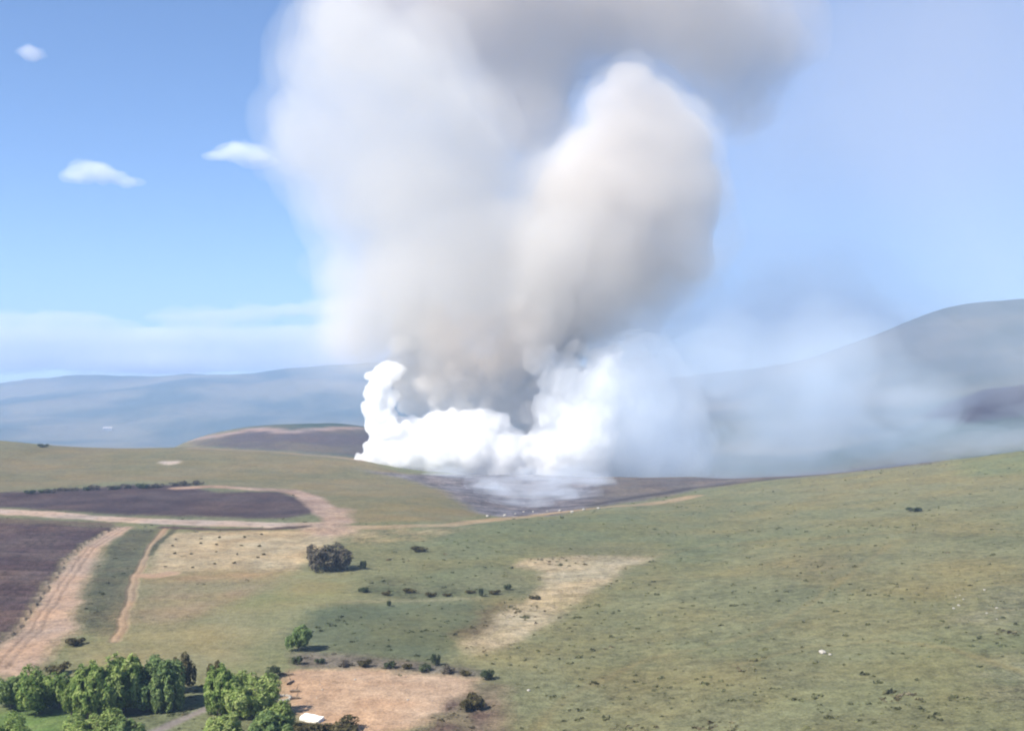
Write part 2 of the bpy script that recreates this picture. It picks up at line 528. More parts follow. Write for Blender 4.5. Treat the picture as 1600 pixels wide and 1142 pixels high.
patch([(262, 834), (400, 830), (480, 828), (560, 826), (520, 850), (480, 866), (470, 892), (330, 893), (228, 897), (238, 868)], alb(226, 208, 172), "stubble_field", 1.0, 1.0, alb(198, 180, 146), 7)
patch([(228, 897), (330, 893), (470, 890), (455, 915), (380, 935), (330, 962), (250, 985), (190, 985), (210, 930)], alb(182, 162, 130), "stubble_field", 0.9, 2.4, alb(170, 160, 124), 14)
patch([(190, 985), (250, 982), (330, 958), (390, 930), (470, 890), (560, 900), (545, 940), (480, 948), (455, 1000), (435, 1045), (380, 1060), (100, 1060), (120, 1010)], alb(158, 162, 118), "meadow", 0.7, 2.2, alb(172, 166, 126), 20)
track([(260, 822), (246, 842), (226, 872), (213, 900), (200, 945), (180, 1002)], 1.9, alb(206, 180, 150), "dirt_track", 0.5, 0.8, ruts=True)
track([(222, 898), (240, 900), (262, 896)], 5.0, alb(212, 182, 154), "dirt_track", 0.5, 1.2)
track([(272, 828), (250, 846), (234, 868)], 1.6, alb(112, 112, 88), "scrub_strip", 1, 0.8)
track([(196, 824), (146, 855), (112, 898), (78, 950), (44, 1000), (5, 1042)], 4.2, alb(216, 188, 166), "dirt_track", 0.8, 1.2, ruts=True)
# long pale road
track([(-60, 796), (0, 799), (100, 805), (240, 814), (420, 820), (500, 821)], 11, alb(232, 212, 198), "dirt_road", 0.7, 1.6, alb(212, 190, 174), ruts=True)
track([(480, 823), (600, 824), (700, 820), (765, 813), (850, 803), (1000, 789), (1085, 775)], 8, alb(206, 184, 150), "dirt_road", 0.7, 2.2, alb(190, 170, 138))
track([(285, 763), (330, 760), (400, 764), (455, 767), (480, 775), (505, 795), (530, 815)], 9, alb(216, 188, 170), "dirt_road", 1.0, 2.5, alb(188, 160, 144))
patch([(500, 793), (545, 795), (540, 820), (575, 835), (490, 838), (470, 822), (510, 815)], alb(216, 190, 168), "dirt_road", 1.1, 1.5, alb(190, 164, 144), 6)
track([(255, 824), (330, 827), (420, 827), (475, 823)], 5.0, alb(104, 88, 78), "field_margin", 1.1, 1.2)
patch([(560, 828), (700, 824), (760, 818), (700, 832), (640, 848), (560, 850), (520, 845)], alb(186, 172, 134), "stubble_field", 1.4, 2.2, alb(150, 148, 112), 6)
# darker pasture, hedge bank, tan earth and rough tongue of pale ground
patch([(482, 955), (540, 944), (640, 942), (752, 940), (762, 962), (722, 1000), (690, 1036), (560, 1026), (482, 1016), (470, 990)], alb(116, 126, 98), "dark_pasture", 0.8, 1.4, alb(128, 136, 106), 16)
patch([(556, 925), (600, 905), (700, 915), (790, 918), (850, 915), (820, 932), (740, 934), (640, 934)], alb(114, 122, 92), "dark_pasture", 1.3, 1.2, alb(134, 136, 104), 8)
track([(540, 941), (640, 938), (745, 936)], 2.2, alb(166, 164, 130), "meadow", 0.9, 1.6)
patch([(455, 1016), (560, 1022), (680, 1034), (745, 1046), (750, 1060), (600, 1046), (450, 1040)], alb(128, 120, 108), "hedge_bank", 1.4, 0.7, alb(150, 142, 128), 4)
patch([(436, 1046), (500, 1043), (600, 1046), (748, 1060), (742, 1082), (690, 1112), (640, 1138), (560, 1155), (480, 1130), (440, 1085)], alb(236, 204, 174), "bare_earth_field", 0.8, 0.6, alb(222, 188, 158), 5)
patch([(744, 1062), (790, 1076), (800, 1110), (780, 1160), (700, 1160), (720, 1100)], alb(172, 154, 128), "bare_earth_field", 1.0, 0.9, alb(146, 134, 108), 5)
patch([(700, 1096), (745, 1085), (770, 1110), (740, 1150), (640, 1160)], alb(132, 110, 100), "hedge_bank", 1.4, 0.8, alb(146, 134, 110), 4)
patch([(722, 1000), (770, 965), (820, 935), (850, 905), (848, 892), (808, 888), (816, 876), (900, 868), (1022, 866), (1010, 880), (950, 908), (915, 930), (870, 965), (800, 1005), (740, 1020)], alb(222, 208, 178), "stony_clearing", 1.1, 0.9, alb(196, 184, 152), 3.5)
patch([(715, 985), (770, 945), (800, 935), (740, 1000)], alb(136, 116, 92), None, 1.2, 1.2, strength=0.7)
# foreground meadow by the trees
patch([(-60, 1110), (100, 1104), (120, 1120), (112, 1165), (-60, 1180)], alb(122, 152, 88), "meadow", 0.9, 0.8, alb(140, 160, 98), 6)
track([(205, 1165), (245, 1140), (290, 1122), (330, 1106), (360, 1090)], 2.0, alb(172, 162, 156), "dirt_track", 0.5, 0.7)
# greyish lichen-pale drifts on the right hillside
for pts in ([(1480, 960), (1540, 935), (1620, 905), (1640, 960), (1560, 985), (1490, 985)], [(1520, 1040), (1600, 1020), (1660, 1030), (1640, 1100), (1560, 1110)]):
    patch(pts, alb(158, 158, 134), None, 1.8, 2.2, alb(126, 130, 106), 3.5, strength=0.7)
patch([(1160, 1005), (1200, 930), (1330, 850), (1400, 870), (1300, 950), (1230, 1000)], alb(120, 126, 100), None, 1.3, 5, strength=0.45)
patch([(1480, 715), (1620, 696), (1640, 740), (1500, 745)], alb(146, 156, 112), None, 1, 3, strength=0.7)

for pts in ([(820, 1150), (900, 1080), (1010, 1030), (1120, 1005), (1200, 985), (1270, 940), (1340, 890), (1390, 850)], [(1600, 1050), (1480, 1010), (1380, 1000), (1270, 1010), (1150, 1040)], [(1010, 870), (1120, 850), (1260, 842), (1420, 830), (1600, 832)]):
    w_ = 1.3
    track(pts, w_, alb(158, 152, 112), None, 0.8, 1.6)
for k in range(26):
    cx, cy = nr0.uniform(760, 1620), nr0.uniform(800, 1120)
    rx, ry = nr0.uniform(40, 130), nr0.uniform(8, 22)
    pts = [(cx + rx * math.cos(a) * nr0.uniform(.7, 1.2), cy + ry * math.sin(a) * nr0.uniform(.7, 1.2)) for a in np.linspace(0, 5.6, 9)]
    pts = [(px, py) for px, py in pts if py > 815 - 0.14 * (px - 760)]
    if len(pts) > 4:
        patch(pts, alb(*((128, 138, 104), (166, 160, 118), (148, 140, 108))[k % 3]), None, 1.1, 3.0, strength=0.38)

# furrows of the near ploughed field
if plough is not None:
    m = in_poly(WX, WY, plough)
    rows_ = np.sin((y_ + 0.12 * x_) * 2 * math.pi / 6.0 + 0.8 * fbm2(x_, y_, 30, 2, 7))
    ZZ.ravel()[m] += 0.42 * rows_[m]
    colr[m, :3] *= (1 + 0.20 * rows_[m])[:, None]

# ------------------------------------------------------------------ terrain: one mesh for each kind of ground, meeting edge to edge
nu, ny = len(U), len(Y)
V = np.c_[x_, y_, ZZ.ravel()]
ii, jj = np.meshgrid(np.arange(nu - 1), np.arange(ny - 1))
base = (jj * nu + ii).ravel()
F = np.c_[base, base + 1, base + nu + 1, base + nu]
fc = np.sort(cls[F], axis=1)[:, 2]
gz_y = np.gradient(ZZ, axis=0)
gz_u = np.gradient(ZZ, axis=1)
vx = np.stack([np.gradient(XX, axis=1), np.gradient(YY, axis=1), gz_u], -1)
vy = np.stack([np.gradient(XX, axis=0), np.gradient(YY, axis=0), gz_y], -1)
NRM = np.cross(vx, vy).reshape(-1, 3)
NRM /= np.linalg.norm(NRM, axis=1)[:, None]
labels_ground = {}
for k, name in [(-1, "ground")] + list(enumerate(classes)):
    f = F[fc == k]
    if not len(f):
        continue
    used, inv = np.unique(f, return_inverse=True)
    me = np_mesh(name, V[used], inv.reshape(f.shape))
    set_col(me, colr[used])
    me.materials.append(M_GROUND)
    me.polygons.foreach_set("use_smooth", np.ones(len(f), bool))
    me.normals_split_custom_set_from_vertices(NRM[used].astype(np.float32))
    o = bpy.data.objects.new(name, me)
    COL.objects.link(o)
    tag(o, kind="structure")

# ------------------------------------------------------------------ vegetation
rng = random.Random(5)
nrng = np.random.default_rng(8)

M_BARK = matte("bark", (0.10, 0.075, 0.055), (0.16, 0.13, 0.10), 3.0, 0.5)
M_LEAF = leaf_material("leaf_green", (0.09, 0.15, 0.04), (0.23, 0.30, 0.085), (0.38, 0.43, 0.16))
M_LEAF_DARK = leaf_material("leaf_blue_green", (0.075, 0.125, 0.05), (0.17, 0.235, 0.085), (0.28, 0.345, 0.13))
M_SHRUB = leaf_material("leaf_shrub", (0.035, 0.050, 0.026), (0.075, 0.095, 0.050), (0.13, 0.15, 0.085))
M_LEAF_DRY = leaf_material("leaf_brown_olive", (0.055, 0.046, 0.024), (0.10, 0.088, 0.040), (0.16, 0.135, 0.065))
M_LEAF_PURPLE = leaf_material("leaf_dusky", (0.07, 0.058, 0.05), (0.13, 0.112, 0.085), (0.20, 0.18, 0.12))

def leaf_cloud(name, lobes, n, size, mat, seed, upright=0.0):
    """Leaf-sized quads spread through and over a set of ellipsoid lobes (cx,cy,cz,rx,ry,rz)."""
    r = np.random.default_rng(seed)
    lobes = np.array(lobes, float)
    wgt = lobes[:, 3] * lobes[:, 4] + lobes[:, 3] * lobes[:, 5]
    which = r.choice(len(lobes), n, p=wgt / wgt.sum())
    d = r.normal(size=(n, 3))
    d /= np.linalg.norm(d, axis=1)[:, None]
    rad = 0.62 + 0.42 * r.random(n) ** 0.7
    L = lobes[which]
    c = L[:, :3] + d * L[:, 3:] * rad[:, None]
    # ragged: drop leaves where a coarse noise is low
    keep = perlin(c[:, 0] * 0.9, c[:, 1] * 0.9, c[:, 2] * 0.6, seed) > -0.12
    c, d = c[keep], d[keep]
    keep = c[:, 2] > 0.15
    c, d = c[keep], d[keep]
    n = len(c)
    nrm = d + 0.5 * r.normal(size=(n, 3)) + np.array((0, 0, 0.45))
    nrm /= np.linalg.norm(nrm, axis=1)[:, None]
    up = np.array((0, 0, 1.0)) + r.normal(size=(n, 3)) * (0.9 - 0.6 * upright)
    t = np.cross(nrm, up)
    t /= np.linalg.norm(t, axis=1)[:, None] + 1e-9
    b = np.cross(t, nrm)
    s = size * (0.6 + 0.8 * r.random(n))[:, None]
    el = 1.0 + 0.9 * upright
    v = np.stack([c - b * s * el, c + t * s * 0.62, c + b * s * el, c - t * s * 0.62], 1).reshape(-1, 3)
    f = np.arange(4 * n).reshape(n, 4)
    me = np_mesh(name, v, f)
    me.materials.append(mat)
    return me

def tube_rings(bm, pts, radii, seg=7):
    prev = None
    for k, (p, r) in enumerate(zip(pts, radii)):
        p = Vector(p)
        nx = Vector(pts[min(k + 1, len(pts) - 1)]) - Vector(pts[max(k - 1, 0)])
        nx.normalize()
        a = nx.orthogonal().normalized()
        c = nx.cross(a)
        ring = [bm.verts.new(p + (a * math.cos(t) + c * math.sin(t)) * r) for t in (2 * math.pi * i / seg for i in range(seg))]
        if prev:
            for i in range(seg):
                bm.faces.new((prev[i], prev[(i + 1) % seg], ring[(i + 1) % seg], ring[i]))
        prev = ring
    bm.faces.new(prev)

def trunk_mesh(name, h, r, seed, limbs=5, stems=1):
    q = random.Random(seed)
    bm = bmesh.new()
    for s in range(stems):
        a0 = q.random() * 6.28
        off = 0.0 if stems == 1 else 0.25
        lean = q.uniform(-0.1, 0.1) + (0.22 if stems > 1 else 0)
        pts = [(math.cos(a0) * (off + lean * h * t) + q.uniform(-.05, .05) * h * t, math.sin(a0) * (off + lean * h * t), -0.4 + (h + 0.4) * t) for t in (0, .2, .45, .7, 1)]
        tube_rings(bm, pts, [r * k for k in (1.35, 1, .8, .55, .2)])
        for i in range(limbs):
            t = q.uniform(0.3, 0.85)
            p = Vector(pts[0]).lerp(Vector(pts[-1]), t)
            a = q.random() * 6.28
            ln = h * q.uniform(0.25, 0.42)
            e = p + Vector((math.cos(a) * ln * .7, math.sin(a) * ln * .7, ln * .75))
            m = p.lerp(e, .5) + Vector((0, 0, -ln * .06))
            tube_rings(bm, [p, m, e], [r * .42, r * .28, r * .08], 5)
    me = bpy.data.meshes.new(name)
    bm.to_mesh(me)
    bm.free()
    me.materials.append(M_BARK)
    return me

def tree_lobes(seed, w, h, kind):
    q = random.Random(seed)
    L = []
    if kind == 'broad':
        for i in range(13):
            a = q.random() * 6.28
            rr = w * 0.5 * math.sqrt(q.random()) * 0.88
            zc = h * q.uniform(0.30, 0.80) * (1 - 0.25 * rr / (w * 0.5))
            s = w * q.uniform(0.11, 0.22)
            L.append((rr * math.cos(a), rr * math.sin(a), zc, s, s, s * q.uniform(1.0, 1.5)))
        L.append((0, 0, h * 0.45, w * .26, w * .26, h * .34))
    elif kind == 'upright':
        for i in range(15):
            a = q.random() * 6.28
            rr = w * 0.5 * math.sqrt(q.random()) * 0.8
            s = w * q.uniform(0.10, 0.16)
            hh = h * q.uniform(0.26, 0.40)
            top = h * q.uniform(0.78, 1.0) * (1 - 0.30 * (rr / (w * .5)) ** 2)
            L.append((rr * math.cos(a), rr * math.sin(a), top - hh, s, s, hh))
        L.append((0, 0, h * 0.40, w * .34, w * .34, h * .36))
    else:   # low shrub
        for i in range(8):
            a = q.random() * 6.28
            rr = w * 0.5 * math.sqrt(q.random()) * 0.75
            s = w * q.uniform(0.16, 0.28)
            L.append((rr * math.cos(a), rr * math.sin(a), h * q.uniform(0.3, 0.65), s, s, h * q.uniform(.25, .4)))
    return L

protos = {}
def tree_proto(key, w, h, kind, mat, n, leaf, seed, limbs=5, stems=1):
    root = bpy.data.objects.new("proto_" + key, None)
    crown = bpy.data.objects.new("crown", leaf_cloud("crown_" + key, tree_lobes(seed, w, h, kind), n, leaf, mat, seed, 0.8 if kind == 'upright' else 0.2))
    trunk = bpy.data.objects.new("trunk", trunk_mesh("trunk_" + key, h * 0.72, max(0.05, 0.028 * h), seed, limbs, stems))
    protos[key] = (crown.data, trunk.data, w, h)
    bpy.data.objects.remove(root)
    bpy.data.objects.remove(crown)
    bpy.data.objects.remove(trunk)

tree_proto("up1", 8, 9, 'upright', M_LEAF, 13000, 0.21, 11, 6, 3)
tree_proto("up2", 8, 9, 'upright', M_LEAF, 13000, 0.21, 12, 6, 3)
tree_proto("up3", 8, 9, 'upright', M_LEAF_DARK, 13000, 0.21, 13, 6, 3)
tree_proto("br1", 9, 8, 'broad', M_LEAF_DARK, 12000, 0.22, 14)
tree_proto("br2", 9, 8, 'broad', M_LEAF, 12000, 0.22, 15)
tree_proto("dry1", 6, 5, 'broad', M_LEAF_DRY, 4500, 0.24, 16)
tree_proto("dusk", 10, 7.5, 'broad', M_LEAF_PURPLE, 7000, 0.30, 17)
tree_proto("sh1", 3, 1.8, 'shrub', M_SHRUB, 800, 0.17, 18, 2, 3)
tree_proto("sh2", 3, 1.8, 'shrub', M_LEAF_DRY, 800, 0.17, 19, 2, 3)
tree_proto("sh3", 3, 1.8, 'shrub', M_LEAF_PURPLE, 800, 0.17, 20, 2, 3)

def plant(name, key, px, py, w_px, h_px, label, cat, group=None, rot=None, leaf=True, sink=0.0):
    """One plant standing where the sight line through its foot meets the ground, with its own crown and trunk."""
    p = hit(px, py)
    cr, tr, w, h = protos[key]
    m = p.y / FPX
    root = bpy.data.objects.new(name, None)
    root.empty_display_size = 0.5
    COL.objects.link(root)
    root.location = (p.x, p.y, p.z - sink)
    root.rotation_euler = (0, 0, rng.random() * 6.28 if rot is None else rot)
    sx, sz = w_px * m / w, h_px * m / h
    root.scale = (sx, sx, sz)
    for nm, me in (("crown", cr), ("trunk", tr)):
        c = bpy.data.objects.new(nm, me)
        COL.objects.link(c)
        c.parent = root
    tag(root, label, cat, group)
    return root

# trees at the bottom left
G_T = "trees along the foot of the fields"
T = [
    ("broadleaf_tree", "br1", 18, 1106, 62, 62, "dark green bushy tree at the end of the clump beside pale dirt track"),
    ("broadleaf_tree", "br2", 58, 1112, 76, 76, "dark bushy tree with blue-green leaves standing above the bright grass patch"),
    ("broadleaf_tree", "br1", 92, 1106, 48, 64, "rounded dark tree between the bright grass and the big clump"),
    ("broadleaf_tree", "up1", 140, 1122, 74, 92, "bright green upright tree on the sunny side of the big clump"),
    ("broadleaf_tree", "up2", 190, 1112, 84, 102, "tallest green upright tree in the middle of the big clump"),
    ("broadleaf_tree", "br1", 240, 1106, 84, 94, "darker upright tree on the shaded side of the big clump"),
    ("broadleaf_tree", "dry1", 278, 1082, 46, 64, "small brown-green tree at the shady end of the big clump"),
    ("broadleaf_tree", "br2", 150, 1166, 86, 58, "light green rounded tree in front of the big clump"),
    ("broadleaf_tree", "up3", 196, 1172, 60, 52, "dark leafy tree in the shadow before the big clump"),
    ("broadleaf_tree", "br2", 20, 1178, 70, 64, "light green tree at the near edge of the bright grass"),
    ("broadleaf_tree", "up1", 342, 1118, 64, 84, "bright green narrow tree beside the pale grey path"),
    ("broadleaf_tree", "dry1", 333, 1066, 28, 34, "small brownish round tree behind the bright narrow tree"),
    ("broadleaf_tree", "br2", 398, 1122, 88, 70, "wide light green tree next to the bare tan earth"),
    ("broadleaf_tree", "up2", 350, 1178, 84, 66, "leafy green tree below the bright narrow tree by path"),
    ("broadleaf_tree", "up3", 420, 1172, 84, 62, "dark green upright tree below the wide light green tree"),
    ("broadleaf_tree", "up3", 258, 1108, 60, 78, "dark tree at the shaded end of the big clump, by its own shadow"),
    ("broadleaf_tree", "br2", 372, 1096, 56, 52, "light green tree filling the gap behind the bright narrow tree"),
    ("broadleaf_tree", "up1", 442, 1146, 56, 54, "yellow-green upright tree beside the stone ring"),
    ("broadleaf_tree", "br2", 112, 1118, 40, 66, "light green tree joining the dark trees to the big clump"),
    ("broadleaf_tree", "dusk", 510, 868 + 22, 66, 44, "solitary dusky tree with long shadow at the stubble corner"),
    ("broadleaf_tree", "br1", 466, 1016, 42, 46, "dark round tree at the corner of the dark pasture"),
]
for nm, key, px, py, w, h, lab in T:
    plant(nm, key, px, py, w, h, lab, "tree", G_T if py > 1050 else None)

# shrubs one can tell apart
S = [
    ("sh2", 90, 1052, 34, 18, "brown shrub at the foot of the pale dirt track"),
    ("sh2", 118, 1008, 30, 14, "low brown shrub on the edge of the dirt track"),
    ("sh1", 568, 889, 14, 14, "small dark shrub right beside the solitary dusky tree"),
    ("sh2", 655, 862, 24, 10, "flat brown shrub below the pale road verge"),
    ("sh1", 752, 932, 10, 14, "small dark shrub at the end of the pale grass line"),
    ("sh1", 608, 948, 9, 10, "tiny dark shrub on the pale grass line over the pasture"),
    ("sh1", 680, 1040, 16, 20, "dark shrub in the hedge bank above the bare tan earth"),
    ("sh1", 1430, 799, 26, 7, "long low dark shrub alone on the upper green hillside"),
    ("sh2", 528, 1146, 66, 24, "low olive shrub by the white slab under the tan earth"),
    ("sh2", 480, 1152, 50, 26, "low brownish shrub between the white slab and the trees"),
    ("sh1", 66, 699, 18, 6, "dark shrub on the crest of the left hill"),
    ("sh2", 735, 1108, 40, 24, "reddish brown shrub on the rough bank past the tan earth"),
    ("sh1", 762, 1062, 26, 16, "green shrub at the corner of the bare tan earth"),
    ("sh1", 425, 1058, 30, 18, "green shrub beside the log on the tan earth edge"),
    ("sh2", 405, 1072, 20, 18, "small brown shrub tucked behind the wide light green tree"),
]
for key, px, py, w, h, lab in S:
    plant("shrub", key, px, py, w, h, lab, "shrub")
for i in range(9):
    t = i / 8
    plant("shrub", rng.choice(("sh1", "sh2", "sh3")), 470 + 265 * t + rng.uniform(-8, 8), 1036 + 18 * t + rng.uniform(-3, 2), rng.uniform(16, 28), rng.uniform(8, 14),
          "low scrubby shrub in the hedge bank along the tan earth", "shrub", "shrubs of the hedge bank")
for i in range(16):
    t = i / 15
    plant("shrub", rng.choice(("sh1", "sh3", "sh3")), 50 + 250 * t + rng.uniform(-6, 6), 770 - 12 * t + rng.uniform(-1.5, 1.5), rng.uniform(12, 26), rng.uniform(5, 9),
          "dark bush in the hedge above the purple ploughed field", "shrub", "bushes along the upper field edge")
for c in range(5):
    top = (280 + 33 * c, 836)
    bot = (255 + 36 * c + 6, 886)
    for r in range(4):
        t = (r + rng.uniform(0, .9)) / 4
        plant("shrub", "sh2", top[0] + (bot[0] - top[0]) * t + rng.uniform(-5, 5), top[1] + (bot[1] - top[1]) * t + rng.uniform(-4, 4), rng.uniform(3, 7), rng.uniform(1.5, 3.5),
              "small shrub planted in a row on the pale stubble field", "shrub", "rows of small shrubs on the stubble field")
for i in range(9):
    t = i / 8
    plant("shrub", rng.choice(("sh1", "sh2")), 570 + 260 * t + rng.uniform(-8, 8), 934 + rng.uniform(-14, 1), rng.uniform(12, 26), rng.uniform(5, 10),
          "low dark shrub in the rough strip above the pale grass line", "shrub", "shrubs of the rough strip")

# tussocks and low scrub: far too many to count
M_SCRUB, n_, l_ = new_mat("scrub_tufts")
o_ = n_.new("ShaderNodeOutputMaterial")
b_ = n_.new("ShaderNodeBsdfDiffuse")
a_ = n_.new("ShaderNodeAttribute")
a_.attribute_name = "Col"
l_.new(a_.outputs["Color"], b_.inputs[0])
t_ = n_.new("ShaderNodeBsdfTranslucent")
x_m = n_.new("ShaderNodeMixShader")
x_m.inputs[0].default_value = 0.45
l_.new(a_.outputs["Color"], t_.inputs[0])
l_.new(b_.outputs[0], x_m.inputs[1])
l_.new(t_.outputs[0], x_m.inputs[2])
l_.new(x_m.outputs[0], o_.inputs[0])

def tuft_field(name, X0, Y0, size, col, blades, label, cat, flat=0.4):
    n = len(X0)
    r = np.random.default_rng(len(name) * 7 + n)
    Zg = height(X0, Y0)
    k = np.repeat(np.arange(n), blades)
    m = len(k)
    d = r.normal(size=(m, 3))
    d /= np.linalg.norm(d, axis=1)[:, None]
    d[:, 2] = np.abs(d[:, 2])
    c = np.c_[X0[k], Y0[k], Zg[k]] + d * (size[k] * (0.35 + 0.65 * r.random(m)))[:, None] * np.array((1, 1, flat))
    nr = d + 0.7 * r.normal(size=(m, 3)) + np.array((0, 0, .5))
    nr /= np.linalg.norm(nr, axis=1)[:, None]
    t = np.cross(nr, r.normal(size=(m, 3)))
    t /= np.linalg.norm(t, axis=1)[:, None]
    b = np.cross(t, nr)
    s = (size[k] * (0.28 + 0.25 * r.random(m)))[:, None]
    v = np.stack([c - b * s, c + t * s * .8, c + b * s, c - t * s * .8], 1).reshape(-1, 3)
    me = np_mesh(name, v, np.arange(4 * m).reshape(m, 4))
    cc = np.ones((4 * m, 4))
    cc[:, :3] = np.repeat(col[k] * (0.75 + 0.5 * r.random(m))[:, None], 4, 0)
    set_col(me, cc)
    me.materials.append(M_SCRUB)
    o = bpy.data.objects.new(name, me)
    COL.objects.link(o)
    tag(o, label, cat, kind="stuff")
    return o

def scatter(n, dmin, dmax, seed, umin=-0.5, umax=0.5):
    r = np.random.default_rng(seed)
    u = r.uniform(umin, umax, n)
    d = np.exp(r.uniform(math.log(dmin), math.log(dmax), n))
    return u * d, d, r

def ground_at(x, yv):
    a, b = grid_index(x, yv)
    i = np.clip(np.rint(a).astype(int), 0, nu - 1)
    j = np.clip(np.rint(b).astype(int), 0, ny - 1)
    q = j * nu + i
    return cls[q], colr[q, :3]

GREEN_OK = {-1} | {classes.index(c) for c in ("dark_pasture", "scrub_strip", "hedge_bank") if c in classes}
X0, Y0, r0 = scatter(7500, 110, 480, 3)
g, gc = ground_at(X0, Y0)
clump = fbm2(X0, Y0, 22, 3, 77)
keep = np.isin(g, list(GREEN_OK)) & (clump + 0.25 * r0.normal(size=len(X0)) > 0.02)
X0, Y0, gc = X0[keep], Y0[keep], gc[keep]
sz = np.random.default_rng(4).gamma(2.2, 0.11, len(X0)) + 0.10
tint = np.random.default_rng(5).uniform(0.85, 1.6, (len(X0), 1)) * np.array((1.0, 1.0, 0.95))
tuft_field("scrub", X0, Y0, sz, gc * tint, 12, "olive green tussocks and low scrub over the hillside pasture", "scrub")

X0, Y0, r0 = scatter(16000, 110, 460, 9)
g, gc = ground_at(X0, Y0)
clump = fbm2(X0, Y0, 15, 3, 79)
pale_ok = {classes.index(c) for c in ("stony_clearing", "stubble_field", "hedge_bank", "field_margin", "bare_earth_field") if c in classes}
dense = np.isin(g, [classes.index(c) for c in ('stony_clearing', 'hedge_bank')])
keep = (np.isin(g, list(pale_ok)) & (clump > np.where(dense, 0.12, 0.34))) | ((g == -1) & (clump > 0.33))
X0, Y0 = X0[keep], Y0[keep]
rr = np.random.default_rng(6)
pal = np.array([alb(200, 188, 148), alb(220, 206, 168), alb(152, 150, 112), alb(136, 126, 98), alb(170, 154, 120)])
tuft_field("dry_grass", X0, Y0, rr.gamma(3.0, 0.10, len(X0)) + 0.1, pal[rr.integers(0, len(pal), len(X0))], 10, "straw coloured dry grass tufts on stony and bare ground", "grass")

# ------------------------------------------------------------------ small things on the ground
M_LOG = matte("weathered_log", (0.10, 0.07, 0.045), (0.18, 0.13, 0.085), 2.5, 0.6)
M_SLAB = matte("pale_concrete", (0.62, 0.60, 0.54), (0.74, 0.72, 0.66), 1.6, 0.2)
M_STONE = matte("pale_stone", (0.27, 0.25, 0.21), (0.38, 0.35, 0.30), 1.8, 0.6)
M_WALL = matte("limewash", (0.50, 0.49, 0.47), (0.60, 0.59, 0.57), 0.3, 0.1)
M_ROOF = matte("roof_tile", (0.36, 0.32, 0.29), (0.46, 0.41, 0.38), 0.4, 0.3)
M_DARK = matte("dark_opening", (0.03, 0.03, 0.035), (0.05, 0.05, 0.05), 1.0, 0.0)

def log(px, py, length_px, ang, label):
    p = hit(px, py)
    L = length_px * p.y / FPX
    bm = bmesh.new()
    pts = [(-L / 2 + L * t, 0.05 * math.sin(5 * t), 0) for t in (0, .25, .5, .75, 1)]
    tube_rings(bm, pts, [.20, .22, .20, .19, .16], 9)
    e = Vector((0.1 * L, 0, 0.1))
    tube_rings(bm, [e, e + Vector((0.2, 0.25, 0.3)), e + Vector((.3, .4, .5))], [.09, .07, .04], 6)
    me = bpy.data.meshes.new("log")
    bm.to_mesh(me)
    bm.free()
    me.materials.append(M_LOG)
    o = bpy.data.objects.new("log", me)
    COL.objects.link(o)
    o.location = (p.x, p.y, p.z + 0.14)
    o.rotation_euler = (0, 0, ang)
    tag(o, label, "log")

log(447, 1054, 22, 0.05, "dark felled log at the top corner of the bare tan earth")
log(454, 1068, 20, 1.35, "dark log lying down the slope on the tan earth")
log(461, 1081, 15, 0.3, "short pale-ended log between the stone ring and the tan earth")
log(462, 1092, 12, 0.35, "short log lying right beside the stone ring")

# ring of stones
p = hit(443, 1092)
ring = bpy.data.objects.new("stone_ring", None)
COL.objects.link(ring)
ring.location = p
tag(ring, "round ring of pale stones on the ground by the trees", "stone ring")
bm = bmesh.new()
bmesh.ops.create_icosphere(bm, subdivisions=2, radius=1)
for v in bm.verts:
    v.co *= 1 + 0.22 * math.sin(3.1 * v.co.x + 1.3) * math.cos(2.7 * v.co.y) + 0.12 * math.sin(5 * v.co.z)
me_stone = bpy.data.meshes.new("stone")
bm.to_mesh(me_stone)
bm.free()
me_stone.materials.append(M_STONE)
for i in range(14):
    a = 2 * math.pi * i / 14
    s = bpy.data.objects.new("stone", me_stone)
    COL.objects.link(s)
    s.parent = ring
    s.location = (0.95 * math.cos(a), 1.25 * math.sin(a), 0.10 + float(height(np.array([p.x + .95 * math.cos(a)]), np.array([p.y + 1.25 * math.sin(a)]))[0]) - p.z)
    k = rng.uniform(.22, .30)
    s.scale = (k, k * rng.uniform(.8, 1.2), k * .8)
    s.rotation_euler = (rng.random(), rng.random(), rng.random() * 6)

# pale slab
p = hit(487, 1126)
bm = bmesh.new()
bmesh.ops.create_cube(bm, size=1)
bmesh.ops.scale(bm, vec=(3.0, 1.5, 0.42), verts=bm.verts)
bmesh.ops.subdivide_edges(bm, edges=bm.edges, cuts=3, use_grid_fill=True)
for v in bm.verts:
    v.co.x += 0.05 * math.sin(7 * v.co.y + 3 * v.co.z)
    v.co.y += 0.05 * math.sin(5 * v.co.x + 1)
    v.co.z += 0.03 * math.sin(4 * v.co.x) * math.cos(3 * v.co.y)
bmesh.ops.bevel(bm, geom=[e for e in bm.edges if e.calc_face_angle(0) > 0.7], offset=0.05, segments=2, affect='EDGES')
me = bpy.data.meshes.new("concrete_slab")
bm.to_mesh(me)
bm.free()
me.materials.append(M_SLAB)
o = bpy.data.objects.new("concrete_slab", me)
COL.objects.link(o)
o.location = (p.x, p.y, p.z + 0.28)
o.rotation_euler = (0.16, 0.05, -0.42)
tag(o, "flat white slab lying between the shrubs below the tan earth", "slab")

